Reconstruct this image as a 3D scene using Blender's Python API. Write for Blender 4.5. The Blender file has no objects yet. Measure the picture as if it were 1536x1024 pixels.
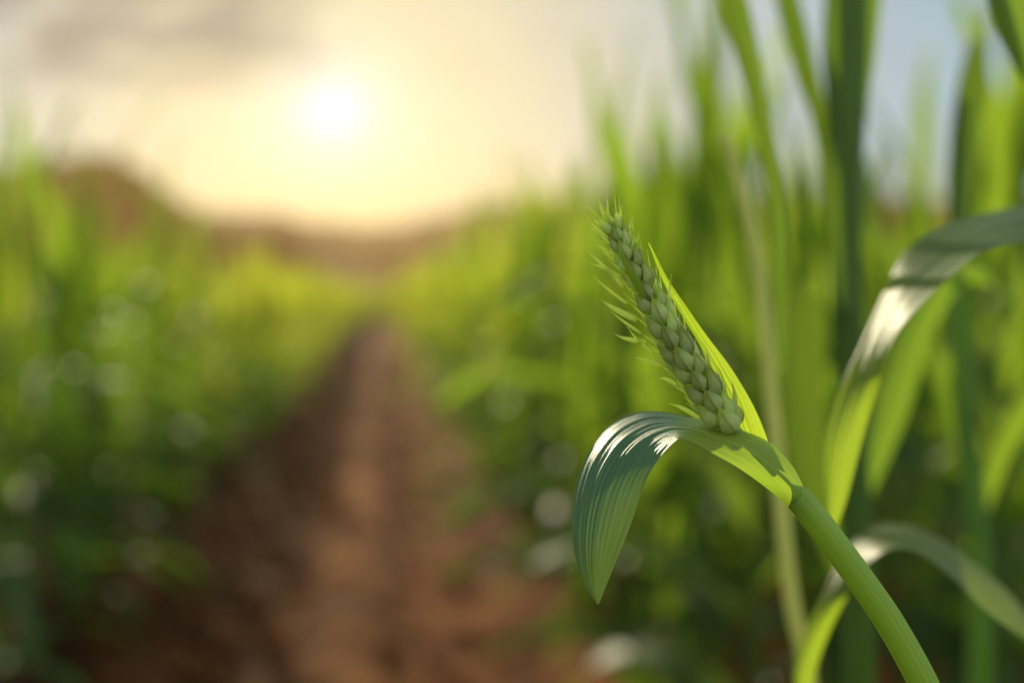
import bpy, math, random
from mathutils import Vector, Matrix, Euler
R=math.radians
random.seed(7)
C=bpy.context.scene.collection
SC=bpy.context.scene

# ------------------------------------------------------------------ camera
CH=1.15; FPX=50/36*1536
cam=bpy.data.cameras.new('camera'); co=bpy.data.objects.new('camera',cam); C.objects.link(co)
co.location=(0,0,CH); co.rotation_euler=(R(90-2.2),0,R(-5.17))
cam.lens=50; cam.sensor_width=36; cam.clip_end=6000; cam.clip_start=0.02
cam.dof.use_dof=True; cam.dof.focus_distance=0.596; cam.dof.aperture_fstop=2.9; cam.dof.aperture_blades=0
SC.camera=co
MW=Matrix.Translation(co.location)@co.rotation_euler.to_matrix().to_4x4()
def P(x,y,d=0.6): return MW@Vector(((x-768)/FPX*d,(512-y)/FPX*d,-d))

# ------------------------------------------------------------------ helpers
def tag(o,label=None,cat=None,group=None,kind=None):
    if label:o['label']=label
    if cat:o['category']=cat
    if group:o['group']=group
    if kind:o['kind']=kind
    return o
def empty(name,loc=(0,0,0),rz=0):
    o=bpy.data.objects.new(name,None); C.objects.link(o); o.location=loc; o.rotation_euler=(0,0,rz); o.empty_display_size=.05
    return o
def mk_mesh(name,vs,fs,mats,uv=None,smooth=True,midx=None):
    me=bpy.data.meshes.new(name); me.from_pydata([tuple(v) for v in vs],[],fs)
    for m in (mats if isinstance(mats,list) else [mats]): me.materials.append(m)
    if uv:
        l=me.uv_layers.new(name='UVMap')
        for lp in me.loops: l.data[lp.index].uv=uv[lp.vertex_index]
    if smooth: me.polygons.foreach_set('use_smooth',[True]*len(me.polygons))
    if midx: me.polygons.foreach_set('material_index',midx)
    me.update(); return me
def link(name,me,parent=None):
    o=bpy.data.objects.new(name,me); C.objects.link(o)
    if parent: o.parent=parent
    return o
def cr(pts,t):
    n=len(pts)-1; x=min(max(t,0),1)*n; i=min(int(x),n-1); f=x-i
    p1,p2=pts[i],pts[i+1]; p0=pts[i-1] if i>0 else p1*2-p2; p3=pts[i+2] if i+2<=n else p2*2-p1
    return ((p1*2)+(p2-p0)*f+(p0*2-p1*5+p2*4-p3)*f*f+(p1*3-p0-p2*3+p3)*f**3)*0.5
def tube(pts,rad,nl=40,nr=14):
    vs=[];fs=[];uv=[]
    n=nl
    Ps=[cr(pts,i/n) for i in range(n+1)]
    for i,p in enumerate(Ps):
        t=i/n; tg=(Ps[min(i+1,n)]-Ps[max(i-1,0)]).normalized()
        a=Vector((0,1,0)) if abs(tg.y)<.9 else Vector((1,0,0))
        u=tg.cross(a).normalized(); w=tg.cross(u)
        r=rad(t)
        for k in range(nr):
            an=2*math.pi*k/nr
            vs.append(p+(u*math.cos(an)+w*math.sin(an))*r); uv.append((k/nr,t))
    for i in range(n):
        for k in range(nr):
            fs.append((i*nr+k,i*nr+(k+1)%nr,(i+1)*nr+(k+1)%nr,(i+1)*nr+k))
    fs.append(tuple(range(nr))[::-1]); fs.append(tuple(n*nr+k for k in range(nr)))
    return vs,fs,uv
def loft(secs,nu=28,nv=90,ridge=0.0,nr=8,wav=0.0,seed=0):
    A=[s[0] for s in secs];M=[s[1] for s in secs];B=[s[2] for s in secs]
    rnd=random.Random(seed); ph=rnd.random()*6
    g=[]
    for j in range(nv+1):
        t=j/nv; a,m,b=cr(A,t),cr(M,t),cr(B,t); row=[]
        for i in range(nu+1):
            u=i/nu
            row.append(a*((1-u)*(1-2*u))+m*(4*u*(1-u))+b*(u*(2*u-1)))
        g.append(row)
    out=[];uv=[]
    am=[rnd.uniform(.4,1.3) for _ in range(nu+1)]
    for j in range(nv+1):
        for i in range(nu+1):
            du=g[j][min(i+1,nu)]-g[j][max(i-1,0)]; dv=g[min(j+1,nv)][i]-g[max(j-1,0)][i]
            nn=du.cross(dv)
            if nn.length>1e-14: nn.normalize()
            u=i/nu;t=j/nv
            env=math.sin(math.pi*min(max(t,0),1))**.5
            wd=(g[j][nu]-g[j][0]).length
            k=min(1,wd/0.02)
            grow=1+1.2*max(0,min(1,(t-.55)/.15))      # veins stand out more on the hanging outer blade
            h=ridge*grow*k*env*(am[i]*math.sin(u*nr*2*math.pi+ph)+.8*math.sin(u*nr*.83*math.pi+t*3+ph*2)+1.6*math.sin(u*7+t*9)) - ridge*3.5*k*math.exp(-((u-.5)/.04)**2)*env
            h+=wav*env*(abs(u-.5)*2)**2*math.sin(t*13+ph+(3 if u>.5 else 0))
            out.append(g[j][i]+nn*h); uv.append((u,t))
    fs=[(j*(nu+1)+i,j*(nu+1)+i+1,(j+1)*(nu+1)+i+1,(j+1)*(nu+1)+i) for j in range(nv) for i in range(nu)]
    return out,fs,uv

# ------------------------------------------------------------------ materials
def newmat(name):
    m=bpy.data.materials.new(name); m.use_nodes=True; nt=m.node_tree; nt.nodes.clear()
    return m,nt
def leafmat(name,dark,light,trans,tf=.45,rough=.35,vs=60,rnd=True,spec=.5,bump=.3,veincon=.5,tfv=None,basecol=None,tint=None):
    m,nt=newmat(name); N=nt.nodes; L=nt.links
    out=N.new('ShaderNodeOutputMaterial')
    uv=N.new('ShaderNodeUVMap')
    mp=N.new('ShaderNodeMapping'); mp.inputs['Scale'].default_value=(vs,1.6,1); L.new(uv.outputs[0],mp.inputs[0])
    no=N.new('ShaderNodeTexNoise'); no.inputs['Scale'].default_value=1; no.inputs['Detail'].default_value=4; L.new(mp.outputs[0],no.inputs['Vector'])
    tc=N.new('ShaderNodeTexCoord')
    n2=N.new('ShaderNodeTexNoise'); n2.inputs['Scale'].default_value=18; n2.inputs['Detail'].default_value=4; L.new(tc.outputs['Object'],n2.inputs['Vector'])
    mixf=N.new('ShaderNodeMath'); mixf.operation='MULTIPLY_ADD'; L.new(no.outputs[0],mixf.inputs[0]); mixf.inputs[1].default_value=veincon*1.6
    L.new(n2.outputs[0],mixf.inputs[2])
    rr=N.new('ShaderNodeMapRange'); rr.inputs[1].default_value=.35+veincon*.5; rr.inputs[2].default_value=.65+veincon*1.05; L.new(mixf.outputs[0],rr.inputs[0])
    cm=N.new('ShaderNodeMix'); cm.data_type='RGBA'; cm.inputs[6].default_value=(*dark,1); cm.inputs[7].default_value=(*light,1); L.new(rr.outputs[0],cm.inputs[0])
    oi=N.new('ShaderNodeObjectInfo')
    hs=N.new('ShaderNodeHueSaturation')
    mr=N.new('ShaderNodeMapRange'); mr.inputs[3].default_value=.72; mr.inputs[4].default_value=1.28; L.new(oi.outputs['Random'],mr.inputs[0])
    col=cm.outputs[2]
    hs2=N.new('ShaderNodeHueSaturation'); hs2.inputs['Color'].default_value=(*trans,1)
    tm=N.new('ShaderNodeMix'); tm.data_type='RGBA'; tm.blend_type='MULTIPLY'; tm.inputs[0].default_value=.5
    tm.inputs[6].default_value=(*trans,1); vr=N.new('ShaderNodeValToRGB'); vr.color_ramp.elements[0].position=.3; vr.color_ramp.elements[0].color=(.35,.4,.3,1); vr.color_ramp.elements[1].position=.65
    L.new(no.outputs[0],vr.inputs[0]); L.new(vr.outputs[0],tm.inputs[7]); L.new(tm.outputs[2],hs2.inputs['Color'])
    if rnd: L.new(mr.outputs[0],hs.inputs['Value']); L.new(mr.outputs[0],hs2.inputs['Value'])
    pb=N.new('ShaderNodeBsdfPrincipled'); L.new(hs.outputs[0],pb.inputs['Base Color']); pb.inputs['Roughness'].default_value=rough
    pb.inputs['Specular IOR Level'].default_value=spec
    if tint: pb.inputs['Specular Tint'].default_value=(*tint,1)
    bu=N.new('ShaderNodeBump'); bu.inputs['Strength'].default_value=bump; bu.inputs['Distance'].default_value=.001; L.new(no.outputs[0],bu.inputs['Height']); L.new(bu.outputs[0],pb.inputs['Normal'])
    tr=N.new('ShaderNodeBsdfTranslucent'); L.new(hs2.outputs[0],tr.inputs[0])
    ms=N.new('ShaderNodeMixShader'); ms.inputs[0].default_value=tf; L.new(pb.outputs[0],ms.inputs[1]); L.new(tr.outputs[0],ms.inputs[2]); L.new(ms.outputs[0],out.inputs[0])
    if tfv:
        sx=N.new('ShaderNodeSeparateXYZ'); L.new(uv.outputs[0],sx.inputs[0])
        q=N.new('ShaderNodeMapRange'); q.interpolation_type='SMOOTHSTEP'; q.inputs[1].default_value=tfv[0]; q.inputs[2].default_value=tfv[1]; q.inputs[3].default_value=0; q.inputs[4].default_value=1
        L.new(sx.outputs['Y'],q.inputs[0])
        q2=N.new('ShaderNodeMapRange'); q2.inputs[3].default_value=tfv[2]; q2.inputs[4].default_value=tfv[3]; L.new(q.outputs[0],q2.inputs[0]); L.new(q2.outputs[0],ms.inputs[0])
        if basecol:
            bm=N.new('ShaderNodeMix'); bm.data_type='RGBA'; L.new(q.outputs[0],bm.inputs[0])
            vm=N.new('ShaderNodeMix'); vm.data_type='RGBA'; L.new(rr.outputs[0],vm.inputs[0]); vm.inputs[6].default_value=(*[c*.65 for c in basecol],1); vm.inputs[7].default_value=(*basecol,1)
            if tfv[4]: L.new(vm.outputs[2],bm.inputs[6]); L.new(col,bm.inputs[7])
            else: L.new(vm.outputs[2],bm.inputs[7]); L.new(col,bm.inputs[6])
            col=bm.outputs[2]
    L.new(col,hs.inputs['Color'])
    return m
WT=(1,.88,.40)
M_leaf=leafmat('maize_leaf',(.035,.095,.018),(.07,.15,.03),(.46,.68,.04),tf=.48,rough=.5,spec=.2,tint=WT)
M_low=leafmat('maize_low_leaf',(.020,.065,.024),(.042,.105,.037),(.36,.56,.04),tf=.34,rough=.53,spec=.13,tint=WT)  # low leaves coloured darker and bluer to paint in shading inside the crop
M_far=leafmat('far_glow_leaf',(.10,.15,.025),(.16,.21,.035),(.80,.86,.07),tf=.62,rough=.6,spec=.1,rnd=False)  # brighter yellow far leaves carry the sunlit haze glow in their colour
M_mid=leafmat('mid_green_leaf',(.06,.14,.03),(.10,.20,.05),(.38,.60,.03),tf=.34,rough=.5,spec=.25)  # own mid green of the near blades and stems
M_stalk=leafmat('maize_stalk',(.06,.13,.03),(.1,.19,.045),(.4,.55,.05),tf=.3,rough=.5,vs=20,spec=.25)
M_pale=leafmat('pale_stalk',(.36,.44,.2),(.46,.52,.27),(.85,.9,.4),tf=.5,rough=.6,vs=20,rnd=False,spec=.2)
M_hleaf=leafmat('near_leaf',(.016,.10,.040),(.09,.24,.11),(.5,.72,.05),tf=.3,rough=.47,vs=75,rnd=False,spec=.42,bump=.9,veincon=1.0,tfv=(.32,.48,.50,.11,1),basecol=(.34,.56,.09))  # base end coloured brighter than the outer blade, painting in its backlight
M_rleaf=leafmat('arching_leaf',(.05,.15,.035),(.09,.21,.055),(.5,.70,.04),tf=.3,rough=.48,vs=40,rnd=False,spec=.6,bump=.5,veincon=.8,tfv=(.15,.75,.45,.55,0),basecol=(.1,.2,.04))
M_bleaf=leafmat('bract_leaf',(.10,.20,.02),(.16,.28,.03),(.66,.88,.05),tf=.6,rough=.45,vs=40,rnd=False,bump=.5)
M_hstalk=leafmat('near_stalk',(.17,.31,.05),(.24,.40,.07),(.6,.8,.07),tf=.38,rough=.42,vs=26,rnd=False,bump=.35,spec=.4)
M_grain=leafmat('grain_husk',(.36,.56,.19),(.64,.78,.36),(.88,1,.2),tf=.42,rough=.5,vs=34,rnd=True,bump=.9,spec=.35,tfv=(.5,1.0,.34,.72,0),basecol=(.8,.92,.3))  # yellow-green husk tips, lightened further in colour as a backlit rim
M_awn=leafmat('awn',(.42,.6,.14),(.52,.68,.22),(.9,1,.34),tf=.6,rough=.5,vs=8,rnd=False)

def soilmat(name,a,b,sc=9,bd=.03,track=False):
    m,nt=newmat(name); N=nt.nodes; L=nt.links
    out=N.new('ShaderNodeOutputMaterial'); tc=N.new('ShaderNodeTexCoord')
    n=N.new('ShaderNodeTexNoise'); n.inputs['Scale'].default_value=sc; n.inputs['Detail'].default_value=8; n.inputs['Roughness'].default_value=.65; L.new(tc.outputs['Object'],n.inputs['Vector'])
    r=N.new('ShaderNodeValToRGB'); r.color_ramp.elements[0].position=.38; r.color_ramp.elements[1].position=.64
    r.color_ramp.elements[0].color=(*a,1); r.color_ramp.elements[1].color=(*b,1); L.new(n.outputs[0],r.inputs[0])
    p=N.new('ShaderNodeBsdfPrincipled'); p.inputs['Roughness'].default_value=1; p.inputs['Specular IOR Level'].default_value=.05
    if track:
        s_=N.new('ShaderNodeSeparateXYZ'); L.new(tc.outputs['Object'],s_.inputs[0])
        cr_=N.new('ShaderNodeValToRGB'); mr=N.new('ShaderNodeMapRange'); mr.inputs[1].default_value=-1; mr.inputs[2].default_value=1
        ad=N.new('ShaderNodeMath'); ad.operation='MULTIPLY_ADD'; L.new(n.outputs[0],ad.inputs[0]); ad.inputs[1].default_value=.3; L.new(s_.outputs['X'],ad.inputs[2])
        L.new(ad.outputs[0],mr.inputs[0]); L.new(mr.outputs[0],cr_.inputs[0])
        e=cr_.color_ramp.elements; e[0].position=.3; e[0].color=(.36,.36,.36,1); e[1].position=.41; e[1].color=(.5,.48,.46,1)  # left side darkened in colour for the row's shade; pale middle is dry crust
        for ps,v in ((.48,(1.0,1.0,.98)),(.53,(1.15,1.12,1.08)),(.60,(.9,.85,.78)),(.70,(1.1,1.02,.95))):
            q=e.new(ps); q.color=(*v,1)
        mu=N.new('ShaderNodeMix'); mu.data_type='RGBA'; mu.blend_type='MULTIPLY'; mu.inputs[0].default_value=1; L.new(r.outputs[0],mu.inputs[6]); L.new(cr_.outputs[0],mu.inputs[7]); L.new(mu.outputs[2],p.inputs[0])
    else: L.new(r.outputs[0],p.inputs[0])
    bu=N.new('ShaderNodeBump'); bu.inputs['Distance'].default_value=bd; bu.inputs['Strength'].default_value=.9; L.new(n.outputs[0],bu.inputs['Height']); L.new(bu.outputs[0],p.inputs['Normal'])
    L.new(p.outputs[0],out.inputs[0]); return m
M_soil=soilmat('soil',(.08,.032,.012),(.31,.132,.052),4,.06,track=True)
M_clod=soilmat('clod',(.13,.055,.022),(.38,.17,.078),20,.01)
M_field=soilmat('field',(.06,.05,.02),(.1,.09,.03),.5,.1)
M_hill=soilmat('hill',(.10,.05,.016),(.17,.088,.026),.02,2)

# ------------------------------------------------------------------ setting
def hnoise(x,y):
    return (math.sin(x*7.1+y*1.3)+math.sin(x*3.3-y*2.9+1)+math.sin(x*13.7+y*9.1)*.5+math.sin(y*17.3-x*5.2)*.5)/3
s=4000
o=link('ground',mk_mesh('ground',[(-s,-20,-.06),(s,-20,-.06),(s,s,-.06),(-s,s,-.06)],[(0,1,2,3)],M_field)); tag(o,'green brown field ground stretching to the hills','ground',kind='structure')
vs=[];fs=[]
xs=[-2.6+i*.05 for i in range(100)]; ys=[]; y=-.5
while y<60: ys.append(y); y+=.05+max(0,y)*.008
rn=random.Random(3)
for y in ys:
    for x in xs:
        z=.018*hnoise(x*1.2,y*1.5)+rn.uniform(-.014,.014)
        z+=.05*math.exp(-((x+.13+.04*math.sin(y*.7))/.12)**2)
        z-=.05*math.exp(-((x+.48)/.12)**2)+.03*math.exp(-((x-.15)/.10)**2)
        z+=.09*(1/(1+math.exp(-(x-.42)/.05)))+.11*(1/(1+math.exp((x+.80)/.05)))
        vs.append((x,y,z+.03))
nx=len(xs)
for j in range(len(ys)-1):
    for i in range(nx-1): fs.append((j*nx+i,j*nx+i+1,(j+1)*nx+i+1,(j+1)*nx+i))
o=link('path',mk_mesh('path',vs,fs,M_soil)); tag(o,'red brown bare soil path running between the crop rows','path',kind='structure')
vs=[];fs=[]
for k in range(1800):
    y=2.5+ (rn.random()**1.7)*22; x=rn.uniform(-.9,.5) if k%3 else rn.gauss(-.13,.08); r=rn.uniform(.008,.03)*(1 if rn.random()<.86 else 2)
    b=len(vs); c=Vector((x,y,.035+r*.3)); rot=Euler((rn.random()*6,rn.random()*6,rn.random()*6)).to_matrix()
    oc=[(1,0,0),(-1,0,0),(0,1,0),(0,-1,0),(0,0,1),(0,0,-1)]
    for q in oc: vs.append(c+rot@(Vector(q)*r*rn.uniform(.6,1.2)))
    for f in [(0,2,4),(2,1,4),(1,3,4),(3,0,4),(2,0,5),(1,2,5),(3,1,5),(0,3,5)]: fs.append(tuple(b+q for q in f))
o=link('soil_clods',mk_mesh('soil_clods',vs,fs,M_clod,smooth=False)); tag(o,'loose reddish soil clods scattered over the path','soil clods',kind='stuff')

def hill(name,D,prof,dep,label,mat=M_hill):
    pts=[Vector(((px-768)/FPX*D,0,(432-py)/FPX*D+CH)) for px,py in prof]
    n=160; vs=[];fs=[]; rows=14
    th=R(-5.17)
    for j in range(rows+1):
        v=(j/rows-.5)*2
        for i in range(n+1):
            p=cr(pts,i/n); h=max(p.z,0)
            z=h*(1-abs(v)**1.6)*(1+.03*math.sin(i*.7+j)+.03*math.sin(i*.23+j*2)) if abs(v)>0 else h*(1+.02*math.sin(i*1.1)+.02*math.sin(i*.6+1))
            lx=p.x; ly=D+v*dep
            vs.append((lx*math.cos(th)-ly*math.sin(th), lx*math.sin(th)+ly*math.cos(th), z-1))
    for j in range(rows):
        for i in range(n): fs.append((j*(n+1)+i,j*(n+1)+i+1,(j+1)*(n+1)+i+1,(j+1)*(n+1)+i))
    o=link(name,mk_mesh(name,vs,fs,mat)); tag(o,label,'hill',kind='structure'); return o
hill('hill',650,[(-700,330),(-300,320),(0,295),(150,292),(300,316),(400,318),(500,334),(600,336),(680,318),(760,300),(900,298),(1200,290),(1600,300),(2200,310)],150,'farthest low hazy ridge glowing under the sun')
hill('hill',350,[(-700,330),(-200,280),(0,255),(60,242),(130,228),(190,238),(240,276),(300,310),(380,328),(430,338),(500,378),(560,412),(620,440)],70,'darker hazy hill rising behind the left crop')
hill('hill',300,[(540,440),(600,415),(660,378),(730,334),(820,308),(1000,300),(1300,290),(1800,300)],70,'hazy slope rising behind the right crop')

vol,nt=newmat('mist'); N=nt.nodes
ou=N.new('ShaderNodeOutputMaterial'); vsn=N.new('ShaderNodeVolumeScatter'); vsn.inputs['Color'].default_value=(1,.64,.25,1); vsn.inputs['Density'].default_value=.00028; vsn.inputs['Anisotropy'].default_value=.5
nt.links.new(vsn.outputs[0],ou.inputs['Volume'])
x0,x1,y0,y1,z0,z1=-450,500,14,900,.0,45
vs=[(x0,y0,z0),(x1,y0,z0),(x1,y1,z0),(x0,y1,z0),(x0,y0,z1),(x1,y0,z1),(x1,y1,z1),(x0,y1,z1)]
o=link('mist',mk_mesh('mist',vs,[(0,3,2,1),(4,5,6,7),(0,1,5,4),(1,2,6,5),(2,3,7,6),(3,0,4,7)],vol,smooth=False)); tag(o,'warm thin haze lying over the far field and hills','haze',kind='structure')

# ------------------------------------------------------------------ maize
def leaf_pts(L,W,th0,th1,pw,fold,twist,seed,nv=14,nu=4):
    r=random.Random(seed); ph=r.random()*6
    x=z=0; yb=0; vs=[];uv=[]
    for j in range(nv+1):
        t=j/nv; th=th0+(th1-th0)*t**pw
        if j: x+=math.sin(th)*L/nv; z+=math.cos(th)*L/nv; yb+=twist*t*.03
        w=W*.5*(min(1,.45+t*3)*(1-t**2.2)**.75)+.0006
        tw=twist*t*1.6
        nx,nz=-math.cos(th),math.sin(th)
        for i in range(nu+1):
            u=i/nu*2-1
            up=fold*abs(u)*w+.006*math.sin(t*14+ph+u*2)*abs(u)
            cy=u*w*math.cos(tw); cu=up+u*w*math.sin(tw)
            vs.append(Vector((x+nx*cu,yb+cy,z+nz*cu))); uv.append((i/nu,t))
    fs=[(j*(nu+1)+i,j*(nu+1)+i+1,(j+1)*(nu+1)+i+1,(j+1)*(nu+1)+i) for j in range(nv) for i in range(nu)]
    return vs,fs,uv
def lib(nv,nu):
    out={'low':[],'mid':[],'top':[]}
    r=random.Random(11)
    for k in range(6):
        out['low'].append(leaf_pts(r.uniform(.48,.66),r.uniform(.065,.09),r.uniform(.4,.7),r.uniform(2.0,2.7),r.uniform(.9,1.3),.25,r.uniform(-.6,.6),k,nv,nu))
        out['mid'].append(leaf_pts(r.uniform(.5,.72),r.uniform(.065,.09),r.uniform(.2,.45),r.uniform(1.6,2.6),r.uniform(1.0,1.6),.3,r.uniform(-.6,.6),k+10,nv,nu))
        out['top'].append(leaf_pts(r.uniform(.5,.70),r.uniform(.05,.075),r.uniform(.02,.16),r.uniform(.06,.6),r.uniform(1.5,2.5),.45,r.uniform(-.7,.7),k+20,nv,nu))
    return out
hi=lib(16,4); lo=lib(6,2)
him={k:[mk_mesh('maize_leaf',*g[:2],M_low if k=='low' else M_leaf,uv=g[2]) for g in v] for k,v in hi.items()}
def stalkpts(h,nr=8):
    pts=[Vector((0,0,-.02)),Vector((.005,.003,h*.3)),Vector((-.004,.004,h*.65)),Vector((0,0,h))]
    return tube(pts,lambda t:(.014*(1-t)+.005)*(1+.12*(abs(((t*7)%1)-.5)>.45)),14,nr)
specs=[]
for v in range(6):
    r=random.Random(100+v); H=r.uniform(.95,1.2); n=r.choice([10,11,12]); lv=[]; az=r.random()*6
    for k in range(n):
        f=k/(n-1); z=.08+(H-.10)*f**.95
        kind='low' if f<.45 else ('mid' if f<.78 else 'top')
        lv.append((kind,r.randrange(6),z,az+(k%2)*math.pi+r.uniform(-.6,.6),r.uniform(.85,1.1)))
    specs.append((H,lv))
stm=[]
for s_ in specs:
    g=stalkpts(s_[0]); stm.append(mk_mesh('maize_stalk',g[0],g[1],M_stalk,uv=g[2]))
def flat(spec,L):
    vs=[];fs=[];uv=[];mi=[]
    g=stalkpts(spec[0],6 if L is hi else 4); vs+=g[0];fs+=g[1];uv+=g[2];mi+=[1]*len(g[1])
    for kind,idx,z,az,sc in spec[1]:
        a=L[kind][idx]; b=len(vs); m=Matrix.Translation((0,0,z))@Matrix.Rotation(az,4,'Z')@Matrix.Scale(sc,4)
        vs+=[m@p for p in a[0]]; fs+=[tuple(b+q for q in f) for f in a[1]]; uv+=a[2]; mi+=[2 if kind=='low' else 0]*len(a[1])
    return vs,fs,uv,mi
flm=[];flf=[]
for s_ in specs:
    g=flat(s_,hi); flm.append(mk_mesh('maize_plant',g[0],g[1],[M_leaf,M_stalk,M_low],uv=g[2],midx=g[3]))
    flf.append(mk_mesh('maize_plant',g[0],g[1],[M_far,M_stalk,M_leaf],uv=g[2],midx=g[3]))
def plant_parts(v,loc,rz,sc,label,group,wide=1):
    root=empty('maize_plant',loc,rz); root.scale=(sc,sc,sc)
    tag(root,label,'maize plant',group)
    link('stalk',stm[v],root)
    for kind,idx,z,az,s_ in specs[v][1]:
        l=link('leaf',him[kind][idx],root); l.location=(0,0,z); l.rotation_euler=(0,0,az); l.scale=(s_,s_*(wide if kind!='top' else 1.1),s_)
    return root
def plant_flat(v,loc,rz,sc,label,group,far_glow=False):
    o=link('maize_plant',(flf if far_glow else flm)[v]); o.location=loc;o.rotation_euler=(0,0,rz);o.scale=(sc,sc,sc); tag(o,label,'maize plant',group); return o
rn=random.Random(33)
cnt=0
rowsR=[.65,1.10,1.60,2.15]; rowsL=[-1.02,-1.48,-1.98,-2.5]
def fov(x,y,m=.35):
    return (x< y*.47+m) and (x>-.265*y-m)
def hsc(side,y):
    k=max(0,min(1,(y-3.8)/4))
    return (1.04-.22*k) if side=='left' else (1-.08*k)
for side,rows in (('right',rowsR),('left',rowsL)):
    for ri,rx in enumerate(rows):
        y=2.35+rn.random()*.2 if side=='right' else 3.2
        if side=='right' and ri>0: y=1.9+ri*.4
        while y<13-ri*1.5:
            x=rx+rn.uniform(-.07,.07); yy=y+rn.uniform(-.06,.06)
            sc=rn.uniform(.82,1.14)*hsc(side,yy)
            if side=='left': sc=min(sc,1.03)
            if side=='right' and yy<3.4: sc*=.93
            if fov(x,yy,.4):
                lab=f'blurred green maize plant in the crop row lining the {side} edge of the path' if ri==0 else f'blurred green maize plant standing deeper in the {side} crop behind the edge row'
                grp=f'maize plants in the {side} crop, '+('edge row' if ri==0 else 'inner rows')
                if yy<6.5 and ri<3: plant_parts(rn.randrange(6),(x,yy,.05),rn.random()*6.28,sc,lab,grp,1.3 if yy<4.5 else 1.1)
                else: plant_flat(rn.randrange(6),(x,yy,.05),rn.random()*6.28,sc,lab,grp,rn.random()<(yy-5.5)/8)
                cnt+=1
            y+=rn.uniform(.26,.38) if ri==0 else .32
print('PLANTS',cnt)
vs=[];fs=[];uv=[];mi=[]
lof=[flat(s_,lo) for s_ in specs]
spots=[]
for side,rows in (('right',rowsR+[3,3.8]),('left',rowsL+[-3.4,-4.2])):
    for ri,rx in enumerate(rows):
        y=13-min(ri,3)*1.5
        while y<75:
            spots.append((rx+rn.uniform(-.12,.12),y,hsc(side,y)*rn.uniform(.88,1.05)*(1-.002*(y-13)))); y+=(.36+y*.010)*(1 if ri<2 else 1.5)
for k in range(60): spots.append((rn.uniform(-1,.7),rn.uniform(42,50),rn.uniform(.6,.8)))
for x,y,sc in spots:
    g=lof[rn.randrange(6)]; b=len(vs)
    m=Matrix.Translation((x,y,.03))@Matrix.Rotation(rn.random()*6.28,4,'Z')@Matrix.Scale(sc,4)
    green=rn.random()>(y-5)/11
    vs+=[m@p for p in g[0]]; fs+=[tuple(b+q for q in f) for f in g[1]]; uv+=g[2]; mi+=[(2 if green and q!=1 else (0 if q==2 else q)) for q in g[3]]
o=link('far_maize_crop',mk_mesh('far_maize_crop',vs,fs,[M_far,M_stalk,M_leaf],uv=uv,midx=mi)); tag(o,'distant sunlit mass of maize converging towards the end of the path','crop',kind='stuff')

# ------------------------------------------------------------------ hand placed near plants on the right
def secs(lst,dep=0.6,bul=0.0):
    out=[]
    for s_ in lst:
        ax,ay,bx,by=s_[:4]; da=s_[4] if len(s_)>4 else dep; db=s_[5] if len(s_)>5 else da; bu=s_[6] if len(s_)>6 else bul
        A=P(ax,ay,da);B=P(bx,by,db); Mi=P((ax+bx)/2,(ay+by)/2,(da+db)/2-bu); out.append((A,Mi,B))
    return out
def near_leaf(name,root,lst,dep,bul,mat,ridge=.0004,wav=0,seed=0,nr=7,nu=28,nv=80):
    g=loft(secs(lst,dep,bul),nu,nv,ridge,nr,wav,seed)
    inv=Matrix.Translation(-root.location)
    return link(name,mk_mesh(name,[inv@p for p in g[0]],g[1],mat,uv=g[2]),root)
def near_tube(name,root,pts,rad,mat,nl=60,nr=18):
    g=tube(pts,rad,nl,nr); inv=Matrix.Translation(-root.location)
    return link(name,mk_mesh(name,[inv@p for p in g[0]],g[1],mat,uv=g[2]),root)
def ground_under(p): return Vector((p.x,p.y,.06))

q=P(1640,400,.80); rootA=empty('maize_plant',ground_under(q)); tag(rootA,'nearest maize plant at the right edge with long sunlit leaves arching into view','maize plant')
g0=ground_under(q)
near_tube('stalk',rootA,[g0,g0+Vector((0,0,.5)),P(1640,900,.8),P(1636,420,.8),P(1625,200,.8)],lambda t:.012-.004*t,M_stalk)
near_leaf('leaf',rootA,[(1636,345,1640,420,.82,.78),(1580,306,1575,366,.84,.76),(1536,306,1536,362,.85,.75),(1470,322,1472,378,.85,.745),(1405,342,1415,425,.84,.74),(1358,378,1370,470,.82,.74),(1326,440,1343,505,.80,.745),(1292,515,1322,560,.78,.75),(1258,585,1305,620,.77,.757),(1238,660,1288,685,.76,.76),(1234,740,1270,750,.76,.76),(1240,800,1252,802,.76,.76)],.76,.004,M_rleaf,.0002,0,3)
near_leaf('leaf',rootA,[(1640,960,1650,1010,.86,.84),(1560,930,1545,960,.87,.82),(1500,875,1480,915,.88,.81),(1430,820,1420,858,.89,.80),(1360,787,1365,825,.89,.80),(1310,792,1322,830,.88,.805),(1270,825,1290,862,.86,.82),(1235,890,1260,915,.84,.83),(1205,950,1236,970,.84,.84),(1190,1010,1222,1015,.84,.84),(1195,1070,1210,1070,.84,.84)],.84,.004,M_rleaf,.0002,0,4)
near_leaf('leaf',rootA,[(1640,300,1655,340),(1570,180,1640,190),(1500,60,1590,60),(1475,-30,1560,-40),(1480,-120,1490,-120)],.86,.004,M_mid,.0004,0,5)
q=P(1275,700,1.12); rootB=empty('maize_plant',ground_under(q)); tag(rootB,'thick dark green maize stalk reaching the top of the frame right of the ear','maize plant')
g0=ground_under(q)
near_tube('stalk',rootB,[g0,P(1290,1100,1.12),P(1275,600,1.12),P(1265,250,1.12),P(1262,-60,1.12)],lambda t:.012+.001*t,M_mid)
near_leaf('leaf',rootB,[(1255,470,1285,470),(1240,330,1295,330),(1238,180,1300,190),(1232,70,1316,60),(1245,-60,1320,-80),(1270,-200,1285,-200)],1.11,.01,M_mid,.0005,0,7)
near_leaf('leaf',rootB,[(1250,520,1280,520),(1240,330,1262,340),(1218,190,1245,190),(1178,60,1208,40),(1150,-70,1175,-80)],1.13,.004,M_mid,.0005,0,8)
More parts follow.
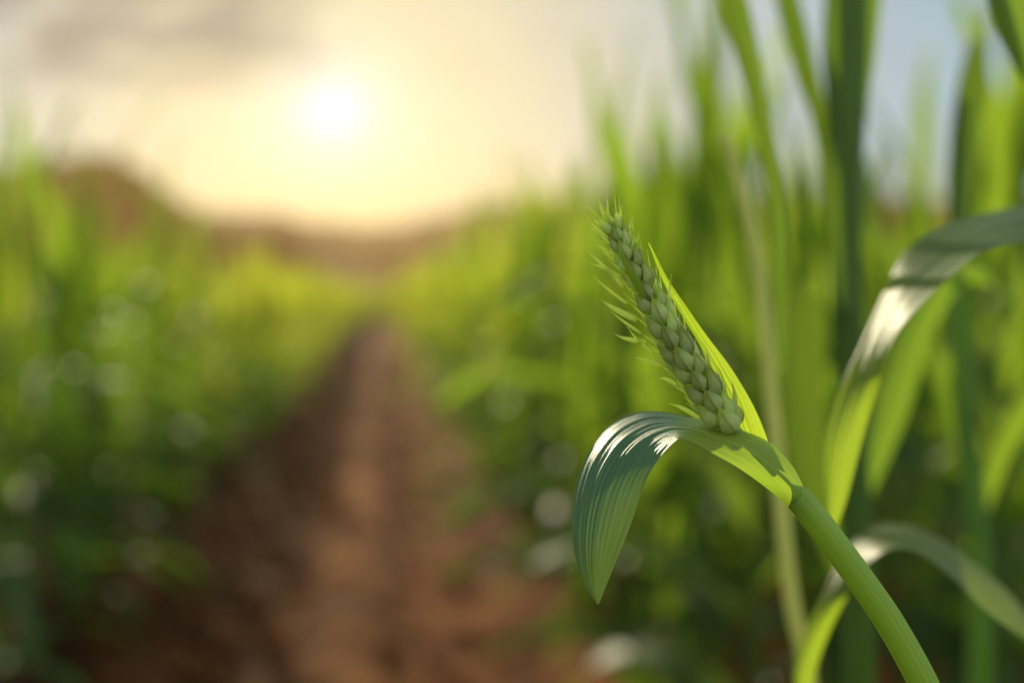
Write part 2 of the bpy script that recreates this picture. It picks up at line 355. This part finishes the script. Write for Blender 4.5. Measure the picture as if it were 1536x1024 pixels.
near_leaf('leaf',rootB,[(1260,900,1275,900),(1195,720,1250,740),(1172,580,1235,590),(1172,480,1238,480),(1195,420,1215,420)],1.16,.006,M_low,.0005,0,10)
near_leaf('leaf',rootB,[(1280,760,1300,760),(1320,600,1360,620),(1360,480,1400,500),(1420,400,1440,430),(1480,400,1490,430)],1.2,.006,M_mid,.0005,0,18)
q=P(1262,1500,.98); rootC=empty('maize_plant',ground_under(q)); tag(rootC,'slender pale cream stem rising directly behind the ear and its stalk','maize plant')
g0=ground_under(q)
near_tube('stalk',rootC,[g0,Vector((q.x,q.y,.4)),P(1225,1150,.98),P(1185,880,.98),P(1160,620,.98),P(1138,400,.98),P(1100,240,.98),P(1085,200,.98)],lambda t:.0062-.003*t*t,M_pale)
near_leaf('leaf',rootC,[(1160,560,1175,560),(1155,330,1180,330),(1120,150,1152,140),(1085,20,1118,0),(1072,-90,1085,-90)],1.0,.004,M_mid,.0005,0,12)
q=P(1440,700,1.3); rootD=empty('maize_plant',ground_under(q)); tag(rootD,'tall maize plant between the thick dark stalk and the right edge','maize plant')
g0=ground_under(q)
near_tube('stalk',rootD,[g0,P(1470,1000,1.3),P(1445,600,1.3),P(1435,330,1.3),P(1440,150,1.3)],lambda t:.011-.007*t*t,M_mid)
near_leaf('leaf',rootD,[(1430,400,1445,400),(1420,280,1465,270),(1430,160,1480,150),(1455,60,1480,60)],1.3,.005,M_mid,.0005,0,13)
near_leaf('leaf',rootD,[(1435,700,1455,700),(1380,520,1410,540),(1330,400,1360,400),(1290,330,1300,330)],1.32,.005,M_mid,.0005,0,14)
near_leaf('leaf',rootD,[(1440,820,1460,820),(1500,640,1530,660),(1560,560,1600,590),(1640,560,1640,600)],1.3,.005,M_leaf,.0005,0,15)

# ------------------------------------------------------------------ the ear plant
base=Vector((P(1500,1500,.63).x+.03,P(1500,1500,.63).y,.05))
W=empty('wheat_plant',base); tag(W,'sharply focused green stalk leaning left with a bearded wheat ear and a drooping broad leaf','wheat plant')
pts=[base,Vector((base.x,base.y,.4)),P(1530,1500,.62),P(1440,1160,.605),P(1395,1045,.6),P(1340,942,.6),P(1290,868,.6),P(1240,800,.6),P(1202,752,.6),P(1174,716,.601),P(1146,688,.604)]
near_tube('stalk',W,pts,lambda t:(.0056+.0012*(1-t))*(1 if t<.81 else max(.14,1-.86*((t-.81)/.09))),M_hstalk,260,28)
LF=[(1222,756,1191,774,.602,.602,.0032),(1208,734,1174,752,.599,.599,.0058),(1190,698,1149,730,.601,.594,.0050),(1158,664,1110,703,.604,.59,.0035),(1118,645,1072,682,.608,.588,.0025),(1076,634,1042,664,.614,.587,.002),(1036,628,1020,656,.622,.586,.001),(996,620,1008,664,.628,.585,.001),(955,619,990,686,.630,.584,.003),(912,639,972,716,.624,.582,.007),(880,680,957,752,.612,.582,.010),(863,728,945,788,.602,.582,.011),(858,778,934,820,.596,.582,.010),(862,826,922,850,.590,.583,.008),(874,868,910,878,.586,.583,.004),(895,905,898,906,.582,.582,0)]
near_leaf('leaf',W,LF,.6,0,M_hleaf,.00009,.0007,2,nr=13,nu=120,nv=190)
BR=[(1112,668,1158,690,.607,.606,.001),(1096,632,1150,656,.61,.606,.002),(1076,580,1130,606,.612,.607,.003),(1050,525,1100,556,.613,.609,.003),(1024,480,1064,508,.613,.61,.002),(1002,438,1030,460,.612,.61,.001),(986,402,1001,417,.61,.609,.0005),(972,364,974,365,.607,.607,0)]
near_leaf('bract',W,BR,.61,0,M_bleaf,.0002,.0003,6,nr=9,nu=48,nv=80)
axis=[P(1140,684,.607),P(1095,636,.605),P(1050,575,.602),P(1012,515,.6),P(975,445,.6),P(942,385,.6),P(916,332,.6)]
inv=Matrix.Translation(-base)
g=tube(axis,lambda t:.0026*(1-.6*t),40,10)
EAR=link('ear',mk_mesh('ear',[inv@p for p in g[0]],g[1],M_hstalk,uv=g[2]),W)
def grain_mesh(seed,Wd,T):
    vs=[];fs=[];uv=[]; nl=26; nr=22
    for j in range(nl+1):
        t=j/nl
        w=math.sin(math.pi/2*min(1,t/.40))**.8 if t<.40 else (1-((t-.40)/.60)**1.6)
        w=max(w,.012 if t>.5 else .12)
        bend=.16*math.sin(math.pi*min(t,.8)*.9)
        for k in range(nr):
            a=2*math.pi*k/nr
            keel=1+.45*max(0,math.cos(a))**6
            vs.append(Vector((math.cos(a)*w*T*keel+bend,math.sin(a)*w*Wd,t))); uv.append((k/nr,t))
    for j in range(nl):
        for k in range(nr): fs.append((j*nr+k,j*nr+(k+1)%nr,(j+1)*nr+(k+1)%nr,(j+1)*nr+k))
    fs.append(tuple(range(nr))[::-1]); fs.append(tuple(nl*nr+k for k in range(nr)))
    return mk_mesh('spikelet',vs,fs,M_grain,uv=uv)
GM=[grain_mesh(i,.235+.02*i,.15) for i in range(3)]
def spike_mesh(a,b,w,curl,nm='awn'):
    d=b-a; side=d.cross(Vector((0,1,0))).normalized()
    pts=[a,a+d*.35+side*curl*.6,a+d*.7+side*curl*.7,b]
    g=tube(pts,lambda t:max(w*(math.sin(math.pi*(t*.8+.2))**.8)*(1-t)**.4,.0001),14,6)
    return mk_mesh(nm,[inv@p for p in g[0]],g[1],M_awn,uv=g[2])
re_=random.Random(5)
view=(P(1000,500,.6)-co.location).normalized()
NL=20
for n in range(NL):
    t=.185+.795*n/(NL-1)
    p=cr(axis,t); tg=(cr(axis,min(t+.02,1))-cr(axis,t-.02)).normalized()
    fr=(-view-tg*(-view).dot(tg)).normalized(); rt=tg.cross(fr)
    size=.0093*(1-.42*max(0,(t-.25)/.75)**1.2)
    angs=(-.95,.95,math.pi) if n%2 else (.0,2.1,-2.1)
    for an in angs:
        an+=re_.uniform(-.12,.12)
        rad=fr*math.cos(an)+rt*math.sin(an)
        tilt=.33+re_.uniform(-.05,.08)
        z=(tg*math.cos(tilt)+rad*math.sin(tilt)).normalized()
        y=z.cross(rad).normalized(); x=y.cross(z)
        s_=size*re_.uniform(.94,1.1)*1.75
        m=Matrix((x,y,z)).transposed().to_4x4()
        o=link('spikelet',GM[re_.randrange(3)],EAR)
        off=rad*size*.07-tg*size*.7
        o.matrix_local=Matrix.Translation(p-base+off)@m@Matrix.Scale(s_,4)
        tip=p+off+z*s_*.97+x*s_*.12
        sidev=abs(math.sin(an))
        link('awn',spike_mesh(tip-z*.002-x*.0002,tip+(z*.9+tg*.4+rad*.25)*(re_.uniform(.004,.010) if sidev>.5 else re_.uniform(.002,.0035)),.00034,re_.uniform(-.0006,.0006)),EAR)
AW=[((920,372),(877,326),.0010),((915,352),(884,318),.0007),((930,415),(888,392),.0011),((955,480),(900,446),.0017),((968,512),(924,502),.0013),((990,548),(956,535),.0012),((1015,578),(990,566),.0013),((1050,628),(1006,606),.0014),
 ((915,345),(896,282),.0010),((912,340),(907,292),.0007),((925,352),(934,308),.0010),((908,350),(893,300),.0008),((930,365),(919,316),.0007),((948,395),(962,366),.0010),((903,360),(878,333),.0007),
 ((918,350),(912,300),.0008),((935,430),(883,378),.0014),((925,395),(880,350),.0009),((962,500),(915,470),.0008),
 ((1003,480),(1010,414),.0013),((1022,520),(1026,478),.0009),((1058,572),(1062,518),.0014),((1103,640),(1096,573),.0017),((1080,612),(1085,570),.0010),((970,440),(986,400),.0009),((945,400),(957,350),.0008),((985,470),(978,425),.0008),((935,372),(948,325),.0008),((940,455),(893,412),.0008),((980,530),(938,490),.0008)]
for i,(a,b,w_) in enumerate(AW):
    link('awn',spike_mesh(P(*a,.6+ .002*((i%3)-1)),P(b[0]+re_.uniform(-4,4),b[1]+re_.uniform(-4,4),.597+.003*((i%4)-1.5)),w_*.9,.0013*re_.uniform(-1,1)),EAR)
near_leaf('bract',W,[(962,448,968,446,.594,.594,0),(948,425,960,420,.592,.592,.0008),(936,400,945,396,.591,.591,.0008),(926,372,928,371,.59,.59,0)],.59,0,M_bleaf,0,0,1,nu=8,nv=20)

# ------------------------------------------------------------------ light
az=R(7.16-5.17); el=R(7.1)
sd=Vector((-math.sin(az)*math.cos(el),math.cos(az)*math.cos(el),math.sin(el)))
la=R(11); le=R(17)
ld=Vector((-math.sin(la)*math.cos(le),math.cos(la)*math.cos(le),math.sin(le)))
l=bpy.data.lights.new('sun','SUN'); l.energy=5; l.angle=R(.6); l.color=(1,.85,.58)
lo_=bpy.data.objects.new('sun',l); C.objects.link(lo_); lo_.rotation_euler=ld.to_track_quat('Z','Y').to_euler(); lo_.location=(0,0,20)
w=bpy.data.worlds.new('World'); SC.world=w; w.use_nodes=True; nt=w.node_tree; N=nt.nodes; L=nt.links; N.clear()
out=N.new('ShaderNodeOutputWorld'); bg=N.new('ShaderNodeBackground'); L.new(bg.outputs[0],out.inputs[0])
sky=N.new('ShaderNodeTexSky'); sky.sky_type='NISHITA'; sky.sun_disc=False; sky.sun_elevation=el; sky.sun_rotation=-az; sky.dust_density=1
tc=N.new('ShaderNodeTexCoord')
def math_(op,a,b=None,c=None):
    n=N.new('ShaderNodeMath'); n.operation=op
    for i,v in enumerate((a,b,c)):
        if v is None: continue
        if isinstance(v,(int,float)): n.inputs[i].default_value=v
        else: L.new(v,n.inputs[i])
    return n.outputs[0]
dt=N.new('ShaderNodeVectorMath'); dt.operation='DOT_PRODUCT'; L.new(tc.outputs['Generated'],dt.inputs[0]); dt.inputs[1].default_value=sd
ang=math_('MULTIPLY',math_('ARCCOSINE',math_('MINIMUM',dt.outputs['Value'],1.0)),180/math.pi)
rp=N.new('ShaderNodeValToRGB'); L.new(math_('DIVIDE',ang,120),rp.inputs[0])
stops=[(0,(1.25,1.25,1.2)),(.6,(1.12,1.10,1.02)),(1.2,(1.0,.95,.80)),(2.2,(.93,.86,.62)),(4.5,(.86,.76,.49)),(7.5,(.76,.69,.48)),(11,(.62,.61,.50)),(15,(.47,.55,.54)),(20,(.38,.51,.58)),(28,(.31,.47,.58)),(60,(.45,.55,.6)),(110,(.95,1.0,.95))]  # last stops brighten the unseen sky behind the camera as added front fill
e=rp.color_ramp.elements
while len(e)<len(stops): e.new(.5)
for i,(a,c) in enumerate(stops): e[i].position=a/120; e[i].color=(c[0],c[1],c[2],1)
rp.color_ramp.interpolation='LINEAR'
sep=N.new('ShaderNodeSeparateXYZ'); L.new(tc.outputs['Generated'],sep.inputs[0])
mp=N.new('ShaderNodeMapping'); mp.inputs['Scale'].default_value=(12,12,34); mp.inputs['Location'].default_value=(.9,.2,.35); L.new(tc.outputs['Generated'],mp.inputs[0])
cn=N.new('ShaderNodeTexNoise'); cn.inputs['Scale'].default_value=1.4; cn.inputs['Detail'].default_value=5; L.new(mp.outputs[0],cn.inputs['Vector'])
cmr=N.new('ShaderNodeMapRange'); cmr.inputs[1].default_value=.34; cmr.inputs[2].default_value=.52; L.new(cn.outputs[0],cmr.inputs[0])
em=N.new('ShaderNodeMapRange'); em.inputs[1].default_value=math.sin(R(7.3)); em.inputs[2].default_value=math.sin(R(8.6)); L.new(sep.outputs['Z'],em.inputs[0])
am=N.new('ShaderNodeMapRange'); am.inputs[1].default_value=-.01; am.inputs[2].default_value=-.10; am.inputs[3].default_value=.10; am.inputs[4].default_value=1; L.new(sep.outputs['X'],am.inputs[0])
cf=math_('MULTIPLY',math_('MULTIPLY',cmr.outputs[0],em.outputs[0]),am.outputs[0])
mx=N.new('ShaderNodeMix'); mx.data_type='RGBA'; L.new(math_('MULTIPLY',cf,.9),mx.inputs[0]); L.new(rp.outputs[0],mx.inputs[6]); mx.inputs[7].default_value=(.28,.27,.24,1)
hb=N.new('ShaderNodeMapRange'); hb.inputs[1].default_value=math.sin(R(5.2)); hb.inputs[2].default_value=math.sin(R(.8)); hb.inputs[3].default_value=0; hb.inputs[4].default_value=.7; L.new(sep.outputs['Z'],hb.inputs[0])
m2=N.new('ShaderNodeMix'); m2.data_type='RGBA'; m2.blend_type='MULTIPLY'; L.new(hb.outputs[0],m2.inputs[0]); L.new(mx.outputs[2],m2.inputs[6]); m2.inputs[7].default_value=(1.04,.80,.46,1)
sk=N.new('ShaderNodeMix'); sk.data_type='RGBA'; sk.blend_type='ADD'; sk.inputs[0].default_value=.004; L.new(m2.outputs[2],sk.inputs[6]); L.new(sky.outputs[0],sk.inputs[7])
L.new(sk.outputs[2],bg.inputs[0]); bg.inputs[1].default_value=1
SC.view_settings.view_transform='Standard'; SC.view_settings.look='None'; SC.view_settings.exposure=0
